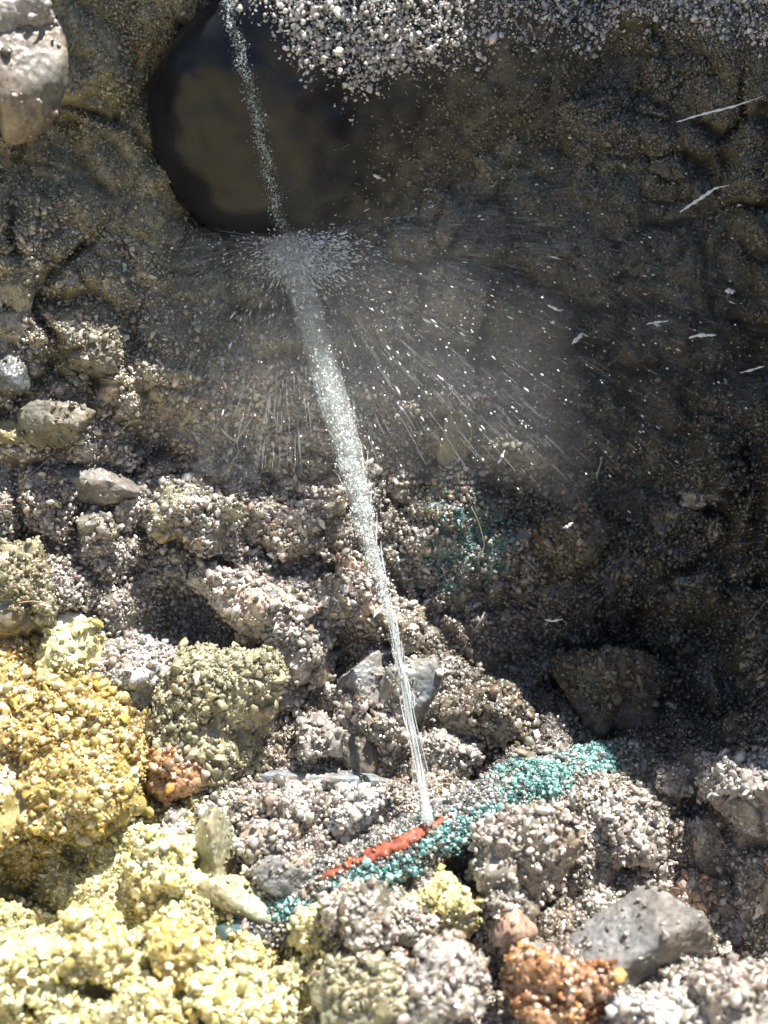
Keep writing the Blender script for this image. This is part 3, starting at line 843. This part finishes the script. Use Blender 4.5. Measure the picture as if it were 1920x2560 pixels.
add_grains(sg, Pl + nl * (rg.uniform(0, .005, 700) * lump)[:, None], np.clip(np.exp(rg.normal(math.log(.0006), .5, 700)), .0003, .0016), pick('green', 700, rg) * rg.uniform(.5, 1.1, (700, 1)), rg)
cr_ = sg.build('verdigris_crust', M_soil, pipe)
tag(cr_, 'turquoise verdigris crust', kind='stuff')
iss = keep & ~isg & (rg.random(len(P)) < .75)
ss = Soup()
add_grains(ss, P[iss] + nn[iss] * (rad[iss] * rg.uniform(-.2, .9, iss.sum()))[:, None], rad[iss], np.where(rg.random((iss.sum(), 1)) < .5, pick('grey', iss.sum(), rg), pick('slate', iss.sum(), rg) * .4), rg)
dk = ss.build('grit_crust', M_soil, pipe)
tag(dk, 'dark gritty crust', kind='stuff')
# bare red strip: a ribbon bent over the pipe's far shoulder
edge = []
pt = BVHTree.FromPolygons(Vp.tolist(), [list(map(int, q)) for q in sp.F[0]])
cl = spline([(790, 2198), (855, 2170), (930, 2135), (1000, 2110), (1070, 2070), (1130, 2038)], 60)
hw = np.interp(np.linspace(0, 1, 60), [0, .12, .3, .45, .55, .8, 1], [2, 6, 10, 17, 18, 12, 2]) * (1 + .4 * np.convolve(rng.normal(0, 1, 62), [.3, .4, .3], 'valid'))
rows = []
for k in range(60):
    tn = np.gradient(cl, axis=0)[k]; tn /= np.linalg.norm(tn); nn2 = np.array([-tn[1], tn[0]])
    row = []
    for q in np.linspace(-1, 1, 9):
        p2 = cl[k] + nn2 * hw[k] * q
        h = pt.ray_cast(Vector(CAM), Vector(ray(*p2)))
        if h[0] is None:
            hp, _ = hit(*p2)
        else:
            hp = np.array(h[0])
        row.append(hp - ray(*p2) * (.0012 + .0008 * (1 - q * q)))
    rows.append(row)
G = np.array(rows)
Gd = G + fwd * .002
G = G - fwd * (.0007 * fbm(G.reshape(-1, 3), 300, 2, 3).reshape(60, 9, 1))
vv = np.concatenate([G.reshape(-1, 3), Gd.reshape(-1, 3)])
qi = (np.arange(59)[:, None] * 9 + np.arange(8)[None]).reshape(-1)
f1_ = np.stack([qi, qi + 1, qi + 10, qi + 9], -1)
off = 540
bd = [k * 9 for k in range(60)] + [59 * 9 + k for k in range(1, 9)] + [k * 9 + 8 for k in range(58, -1, -1)] + [k for k in range(7, 0, -1)]
bd = np.array(bd); b2 = np.roll(bd, -1)
cs = link('bare_copper', mesh_from('bare_copper', vv, [np.concatenate([f1_, f1_[:, ::-1] + off, np.stack([bd, b2, b2 + off, bd + off], -1)])]), M_copper, pipe)
tag(cs, 'bare red-orange copper patch')
ks = rng.integers(0, 60, 260); qs = rng.choice([0, 0, 8, 8, 0, 8, 7, 1], 260)
ss2 = Soup(); add_grains(ss2, G[ks, qs] + fwd * .0004 + rng.normal(0, .0009, (260, 3)), np.clip(np.exp(rng.normal(math.log(.00055), .5, 260)), .0003, .0014), np.where(rng.random((260, 1)) < .5, pick('grey', 260), pick('rust', 260) * .8))
tag(ss2.build('stuck_grit', M_soil, pipe), 'crumbs stuck along the bare copper', kind='stuff')

# ------------------------------------------------------------------ the jet of water
base = np.array(G[48, 4]) + np.array([0, 0, .001])
imp, impn = hit(722, 606, btree)
jp = np.array([(1072, 2062), (1010, 1700), (962, 1500), (905, 1270), (850, 1050), (785, 830), (735, 660), (716, 596)], float)
d0, d1 = np.linalg.norm(base - CAM), np.linalg.norm(imp - CAM) - .004
jl = np.concatenate([[0], np.cumsum(np.linalg.norm(np.diff(jp, axis=0), axis=1))]); jl /= jl[-1]


def jet(t):
    x = np.interp(t, jl, jp[:, 0]); y = np.interp(t, jl, jp[:, 1])
    x = x + 5 * np.sin(t * 23) * t * (1 - t) * 2 + 3 * np.sin(t * 61 + 1) * t * (1 - t) * 2
    inv_ = 1 / d0 * (1 - t) + 1 / d1 * t
    return np.stack([CAM + ray(a_, b_) / i_ for a_, b_, i_ in zip(x, y, inv_)])


def jet_w(t):            # radius in metres
    return np.interp(t, [0, .06, .12, .25, .36, .45, .56, .7, .85, .95, 1], [26, 20, 14, 8, 9, 15, 23, 26, 22, 24, 36]) * .74 / FPX


wj = bpy.data.objects.new('water_jet', None); COL.objects.link(wj)
tag(wj, 'thin white jet of leaking water shooting up from the pipe against the dark boulder', 'water jet')
sw = Soup()
rg = np.random.default_rng(21)
tt = np.linspace(0, .50, 110)
c_ = jet(tt)
tube(sw, c_, jet_w(tt) * .42 * (1 + .12 * np.sin(tt * 90)), (1, 1, 1), 12)
for k in range(26):                     # separate filaments winding round the core
    ph, wv = rg.uniform(0, 6.3), rg.uniform(-9, 9)
    rr = jet_w(tt) * rg.uniform(.35, 1.0)
    t0_, t1_ = sorted(rg.uniform(0, .5, 2))
    if t1_ - t0_ < .06: t1_ = t0_ + .1
    m = (tt >= t0_) & (tt <= t1_)
    if m.sum() < 6: continue
    pts = c_[m] + (right * np.cos(ph + wv * tt[m])[:, None] + fwd * np.sin(ph + wv * tt[m])[:, None]) * rr[m][:, None]
    tube(sw, pts, np.sin(np.linspace(.15, 3.0, m.sum())) * rg.uniform(.00018, .0004), (1, 1, 1), 6)
sw.build('stream', M_water, wj)
sd = Soup()


def drops(soup, P, vel, r, stretch, rg, sub=1):
    """water drops: ellipsoids drawn out along their flight"""
    v, f = ICO[sub]
    vel = vel / np.linalg.norm(vel, axis=1)[:, None]
    a_ = np.cross(vel, rg.normal(size=vel.shape)); a_ /= np.linalg.norm(a_, axis=1)[:, None]
    b_ = np.cross(vel, a_)
    V = P[:, None] + (vel[:, None] * v[None, :, :1] * stretch[:, None, None] + a_[:, None] * v[None, :, 1:2] + b_[:, None] * v[None, :, 2:3]) * r[:, None, None]
    F = (f[None] + (np.arange(len(P)) * len(v))[:, None, None]).reshape(-1, 3)
    soup.add(V.reshape(-1, 3), F, (1, 1, 1))


n = 9500
t = np.concatenate([rg.uniform(.30, .99, n - 500), rg.uniform(.15, .45, 500)])
t = t + .004 * np.sin(t * 170)
g = rg.normal(size=(n, 3)) * np.array([.58, .2, .58])
g[:, 0] += .22 * np.sin(t * 57 + 1) + .15 * np.sin(t * 131)
P = jet(t) + (g[:, :1] * right + g[:, 1:2] * upv + g[:, 2:] * fwd) * jet_w(t)[:, None]
r = np.exp(rg.normal(math.log(.00021), .45, n)) * np.interp(t, [0, .3, .42, .52, .75, .85, 1], [.45, .45, .6, 1.05, 1.0, .7, .6])
vj = (imp - base)[None] / np.linalg.norm(imp - base) + rg.normal(0, .12, (n, 3))
drops(sd, P, vj, r, rg.uniform(1.0, 2.2, n), rg, 1)
n = 520
t = rg.uniform(.36, .97, n)
g = rg.normal(size=(n, 3)) * np.array([.7, .2, .5])
P = jet(t) + (g[:, :1] * right + g[:, 1:2] * upv + g[:, 2:] * fwd - fwd) * jet_w(t)[:, None]
sb_ = Soup()
nk = 900                                # stray drops leaving the jet, and the fine splash round its foot
tk = np.where(rg.random(nk) < .35, rg.uniform(0, .05, nk), rg.uniform(.2, .98, nk))
off_ = rg.normal(size=(nk, 3)) * np.where(tk < .06, .006, .004)[:, None] * rg.random((nk, 1)) ** .6 * 1.6
off_[:, 2] = np.where(tk < .06, np.abs(off_[:, 2]), off_[:, 2])
drops(sb_, jet(tk) - fwd * .002 + off_, off_ + 1e-5, np.exp(rg.normal(math.log(.00013), .5, nk)), rg.uniform(1, 3, nk), rg)
for k in range(40):                     # torn ligaments along the edges of the jet
    ta = rg.uniform(.15, .93); tb = ta + rg.uniform(.02, .06); tq = np.linspace(ta, tb, 9)
    sd_ = rg.choice([-1, 1]) * rg.uniform(.5, 1.3)
    pts = jet(tq) + right * (jet_w(tq) * (sd_ + .5 * np.linspace(0, 1, 9) * np.sign(sd_)))[:, None] - fwd * rg.uniform(0, .002)
    tube(sb_, pts, np.sin(np.linspace(.2, 2.9, 9)) * rg.uniform(.00008, .0002), (1, 1, 1), 6)
drops(sb_, P, np.tile(imp - base, (n, 1)) + 1e-4 * rg.normal(size=(n, 3)), np.exp(rg.normal(math.log(.00028), .4, n)), rg.uniform(1, 2, n), rg, 2)
spk = sb_.build('bright_drops', M_drop, wj); tag(spk, kind='stuff')
spr = sd.build('spray_column', M_spray, wj); tag(spr, kind='stuff')
# thin film of water running on up over the boulder's face
sr_ = Soup()
rp = spline([(716, 600), (690, 520), (668, 420), (640, 280), (610, 170), (575, 40), (558, -60)], 90)
P = []
for k in range(3200):
    u = rg.random(); i = int(u * 89)
    h, nh = hit(rp[i, 0] + rg.normal(0, 10) + 4 * math.sin(i * .5), rp[i, 1] + rg.normal(0, 4), both)
    P.append(h - ray(*rp[i]) * .001)
P = np.array(P)
drops(sr_, P, np.tile(upv, (len(P), 1)) + rg.normal(0, .3, (len(P), 3)), np.exp(rg.normal(math.log(.00011), .5, len(P))), rg.uniform(1, 2, len(P)), rg)
ro = sr_.build('running_film', M_spray, wj); tag(ro, kind='stuff')

# ------------------------------------------------------------------ the splash thrown off the boulder
e1 = right
e2 = -upv * .98 - fwd * .14
fan = Soup()


def fan_dir(phi, rg):
    n = len(phi)
    d_ = e1 * np.cos(phi)[:, None] + e2 * np.sin(phi)[:, None] + rg.normal(0, .07, (n, 3)) + fwd * (-.05)
    return d_ / np.linalg.norm(d_, axis=1)[:, None]


def fan_len(phi):
    return np.interp(np.degrees(phi), [-36, -24, 0, 25, 50, 80, 110, 140, 165, 190], [.16, .27, .27, .20, .13, .11, .10, .10, .085, .06])


n = 3400
phi = np.where(rg.random(n) < .72, np.radians(rg.normal(10, 24, n)), np.radians(rg.uniform(40, 185, n)))
phi = np.clip(phi, R(-36), R(188))
q = rg.random(n) ** 1.45
P = imp - fwd * .004 + fan_dir(phi, rg) * (q * fan_len(phi))[:, None]
P[:, 2] -= 1.1 * (q * fan_len(phi)) ** 2
vel = fan_dir(phi, rg); vel[:, 2] -= 2 * q * fan_len(phi)
r = np.clip(np.exp(rg.normal(math.log(.00012), .75, n)) * (1 + .6 * q), .00005, .00055)
drops(fan, P, vel, r, np.where(rg.random(n) < .1, rg.uniform(3, 6, n), rg.uniform(1, 2.2, n)), rg)
# fine threads of water
thr = Soup()
n = 3000
phi = np.where(rg.random(n) < .5, np.radians(rg.normal(-8, 18, n)), np.radians(rg.uniform(15, 188, n)))
phi = np.clip(phi, R(-36), R(192)) + rg.normal(0, .03, n)
lane = np.round(phi * 14) / 14
phi = np.where(rg.random(n) < .5, lane + rg.normal(0, .008, n), phi)
q = rg.random(n) ** 1.5
dd_ = fan_dir(phi, rg) * .35 + (e1 * np.cos(phi)[:, None] + e2 * np.sin(phi)[:, None]) * .65
dd_ /= np.linalg.norm(dd_, axis=1)[:, None]
P = imp - fwd * .005 + dd_ * (q * fan_len(phi))[:, None]
P[:, 2] -= 1.1 * (q * fan_len(phi)) ** 2
vel = dd_.copy(); vel[:, 2] -= 2.2 * q * fan_len(phi)
r = rg.uniform(.00004, .00011, n) * (.7 + .6 * q)
drops(thr, P, vel, r, rg.uniform(25, 110, n), rg)
th = thr.build('splash_threads', M_water)
tag(th, 'hair-fine radiating threads of water in the splash', 'spray', kind='stuff')
# dense froth where the jet strikes
n = 3400
P = imp - fwd * .005 + ((rg.normal(0, .011, (n, 1)) + .002) * right + (rg.normal(0, .008, (n, 1)) - .009) * upv + rg.normal(0, .004, (n, 1)) * fwd) + (rg.random((n, 1)) ** 2 * .02) * right
drops(fan, P, P - imp + 1e-6, np.exp(rg.normal(math.log(.00020), .45, n)), rg.uniform(1, 4, n), rg)
fo = fan.build('splash_spray', M_drop)
tag(fo, 'fan of fine droplets and streaks splashing off the dark boulder', 'spray', kind='stuff')

# fine mist hanging in the fan of the splash and round the jet
def mist_material(name, dens):
    m = bpy.data.materials.new(name); m.use_nodes = True
    t = m.node_tree; t.nodes.clear()
    o = t.nodes.new('ShaderNodeOutputMaterial'); v = t.nodes.new('ShaderNodeVolumePrincipled')
    v.inputs['Color'].default_value = (.97, .98, 1, 1); v.inputs['Density'].default_value = dens
    v.inputs['Anisotropy'].default_value = .2
    t.links.new(v.outputs[0], o.inputs['Volume'])
    return m


ph = np.radians(np.linspace(-37, 192, 72)); rr = np.linspace(0, 1, 16)
fl = fan_len(ph) * (1 + .12 * np.convolve(rng.normal(0, 1, 76), np.ones(5) / 5, 'valid'))
nf_ = np.cross(e1, e2); nf_ /= np.linalg.norm(nf_)
lay = []
for sgn in (1, -1):
    q = rr[None, :, None]
    dd = (e1 * np.cos(ph)[:, None] + e2 * np.sin(ph)[:, None])[:, None, :]
    rad_ = fl[:, None, None] * q * 1.12
    edge_ = np.sin(np.linspace(0, math.pi, 72))[:, None, None] ** .5
    p = imp - fwd * .006 + dd * rad_ + nf_ * sgn * ((.026 * (1 - q) ** .7) * edge_ + .0002 * (q < .99)) - fwd * .05 * rad_
    p[..., 2] -= 1.1 * rad_[..., 0] ** 2
    lay.append(p)
V_ = np.concatenate([lay[0].reshape(-1, 3), lay[1].reshape(-1, 3)])
qi = (np.arange(71)[:, None] * 16 + np.arange(15)[None]).reshape(-1)
fq = np.stack([qi, qi + 1, qi + 17, qi + 16], -1); NL = 72 * 16
rim_ = np.concatenate([np.arange(16), np.arange(1, 72) * 16 + 15, 71 * 16 + np.arange(14, -1, -1), np.arange(70, 0, -1) * 16]); r2_ = np.roll(rim_, -1)
mist = link('spray_mist', mesh_from('spray_mist', V_, [np.concatenate([fq, fq[:, ::-1] + NL, np.stack([r2_, rim_, rim_ + NL, r2_ + NL], -1)])]), mist_material('mist', 3.8))
tag(mist, 'thin veil of mist in the fan of the splash', 'mist', kind='stuff')
jm = Soup(); tj = np.linspace(.2, 1.0, 50)
tube(jm, jet(tj), jet_w(tj) * np.interp(tj, [.2, .5, .9, 1], [.8, 1.15, 1.5, 1.6]), (1, 1, 1), 16)
mj = jm.build('jet_mist', mist_material('jet_mist', 32.0), wj); tag(mj, kind='stuff')

# ------------------------------------------------------------------ single big drops flying to the right
for k, (label, pts, rr) in enumerate([
        ('long beaded streak of water flying near the top right', [(1690, 306), (1740, 290), (1790, 277), (1835, 266), (1915, 238)], .0008),
        ('bright branching splash of water at the right, below the long beaded streak', [(1700, 530), (1745, 500), (1775, 480), (1788, 470), (1825, 462)], .0012),
        ('plump white drop alone near the right edge', [(1812, 728), (1824, 728), (1836, 730)], .0016),
        ('pale elongated drop in the middle right, left of the thin flat streak', [(1430, 860), (1445, 845), (1458, 832)], .0014),
        ('small white fleck of water on the dark boulder face', [(932, 436), (942, 442), (954, 446)], .0010),
        ('short curved drop above the pale elongated drop', [(1368, 762), (1385, 770), (1402, 778)], .0008),
        ('thin flat streak of water between two pale drops', [(1615, 810), (1640, 806), (1672, 802)], .0006),
        ('bluish drop with a fine tail right of the thin flat streak', [(1722, 845), (1745, 838), (1790, 838)], .0011),
        ('slim streak of water touching the right edge', [(1850, 932), (1875, 926), (1912, 915)], .0007),
        ('crooked bright drop low in the dark right corner', [(1490, 1638), (1510, 1632), (1528, 1620)], .0008),
        ('white drop above the darkest corner', [(1408, 1320), (1420, 1316), (1432, 1306)], .0010),
        ('faint horizontal pair of drops in the dark corner', [(1362, 1548), (1380, 1553), (1408, 1548)], .0007),
        ('slanting white drop beside the flat brown ledge', [(1245, 1160), (1252, 1148), (1262, 1125)], .0008),
        ('round glistening drop at the edge of the pale grit', [(1432, 120), (1442, 118), (1450, 116)], .0014)]):
    h, nh = hit(*pts[len(pts) // 2], both)
    dd = np.linalg.norm(h - CAM) - .035 if k not in (4, 13) else np.linalg.norm(h - CAM) - .003
    p3 = spline([CAM + ray(*p) * dd for p in pts], 26)
    s1 = Soup()
    prof = np.sin(np.linspace(.12, 3.02, 26)) ** .7 * (1 + .35 * np.sin(np.arange(26) * (1.7 if len(pts) > 3 else .6) + k))
    if len(pts) > 4:                    # a streak draws out to a thread
        prof *= np.interp(np.linspace(0, 1, 26), [0, .6, 1], [1, .9, .25])
    tube(s1, p3 + rng.normal(0, .0001, (26, 3)), np.maximum(prof, .05) * rr * .8, (1, 1, 1), 10)
    tag(s1.build('water_drop', M_drop), label, 'water drop', 'large drops flying off the splash')

# ------------------------------------------------------------------ rootlets in the bank
for k, (label, pts, rr, col_) in enumerate([
        ('forked white rootlet left of the spray column, upper branch', [(553, 1072), (575, 1095), (590, 1105), (605, 1082), (632, 1042)], .0006, (.55, .52, .46)),
        ('short white rootlet below the forked rootlet', [(570, 1170), (588, 1145), (598, 1130), (592, 1112)], .0005, (.55, .52, .46)),
        ('curly pale rootlet on the left bank stone', [(155, 1030), (165, 1012), (182, 1012), (190, 1000), (160, 1045)], .0004, (.48, .43, .34)),
        ('straight fine rootlet slanting over the left bank', [(50, 1205), (90, 1175), (130, 1140)], .0004, (.42, .36, .28)),
        ('pair of white hairs across the wedge clod, upper hair', [(380, 1742), (410, 1738), (440, 1732)], .0003, (.6, .6, .58)),
        ('long white hair across the wedge clod, lower hair', [(362, 1768), (400, 1755), (440, 1748), (475, 1745)], .0003, (.6, .6, .58)),
        ('stubby pale twig sticking up beside the wedge clod', [(395, 1835), (410, 1822), (428, 1802)], .0008, (.55, .50, .42)),
        ('long arching rootlet over the blue-green stain', [(1178, 1268), (1195, 1300), (1205, 1335), (1212, 1365), (1202, 1390)], .0004, (.30, .30, .18)),
        ('short bent rootlet on the blue-green stain', [(1160, 1412), (1168, 1395), (1182, 1384)], .0006, (.36, .38, .28)),
        ('grey rootlet hanging in the dark below the blue-green stain', [(1212, 1530), (1195, 1565), (1178, 1588)], .0006, (.30, .28, .24)),
        ('tiny twig standing beside the jet neck', [(1052, 1620), (1060, 1598), (1068, 1582)], .0005, (.40, .36, .28)),
        ('thin yellow-brown rootlet on the yellowish left clod', [(0, 1530), (40, 1508), (80, 1502), (130, 1510)], .0004, (.40, .34, .20)),
        ('wiry rootlet arching over the olive sliver stone', [(1142, 1030), (1165, 1045), (1180, 1075), (1175, 1120)], .0004, (.36, .34, .20)),
        ('fine dark rootlet crossing the splash on the left', [(500, 700), (530, 685), (560, 670)], .0003, (.10, .09, .07)),
        ('fine pale rootlet in the left bank above the buff stone', [(300, 1080), (320, 1060), (338, 1048)], .0004, (.46, .42, .34)),
        ('small bent twig on the shaded flat ledge', [(1300, 1182), (1316, 1170), (1328, 1150)], .0006, (.34, .26, .18)),
        ('pale upright splinter in the shaded right bank', [(1490, 1195), (1500, 1165), (1505, 1140)], .0008, (.36, .35, .30)),
        ('hair-thin rootlet at the right edge of the dark corner', [(1870, 1560), (1895, 1530), (1918, 1500)], .0003, (.34, .32, .28)),
        ('thin rootlet lying over the crumb bank right of the turquoise crust', [(1580, 2115), (1620, 2085), (1655, 2060)], .0006, (.36, .31, .24)),
        ('short white splinter poking from the dark front of the pit floor', [(842, 1888), (850, 1872), (854, 1858)], .0004, (.5, .48, .4))]):
    p3 = []
    for q, p in enumerate(spline(pts, 14)):
        h, nh = hit(*p, both)
        p3.append(np.linalg.norm(h - CAM))
    p3 = np.array(p3); p3 = np.minimum(p3, np.median(p3) + .004) * .5 + np.median(p3) * .5 - .006
    if k in (4, 5, 6, 11): p3 -= .014
    pp = np.stack([CAM + ray(*p) * dd for p, dd in zip(spline(pts, 14), p3)])
    s1 = Soup(); tube(s1, pp, np.interp(np.linspace(0, 1, 14), [0, .3, 1], [1, .85, .35]) * rr, col_, 7)
    tag(s1.build('rootlet', M_root), label, 'rootlet')
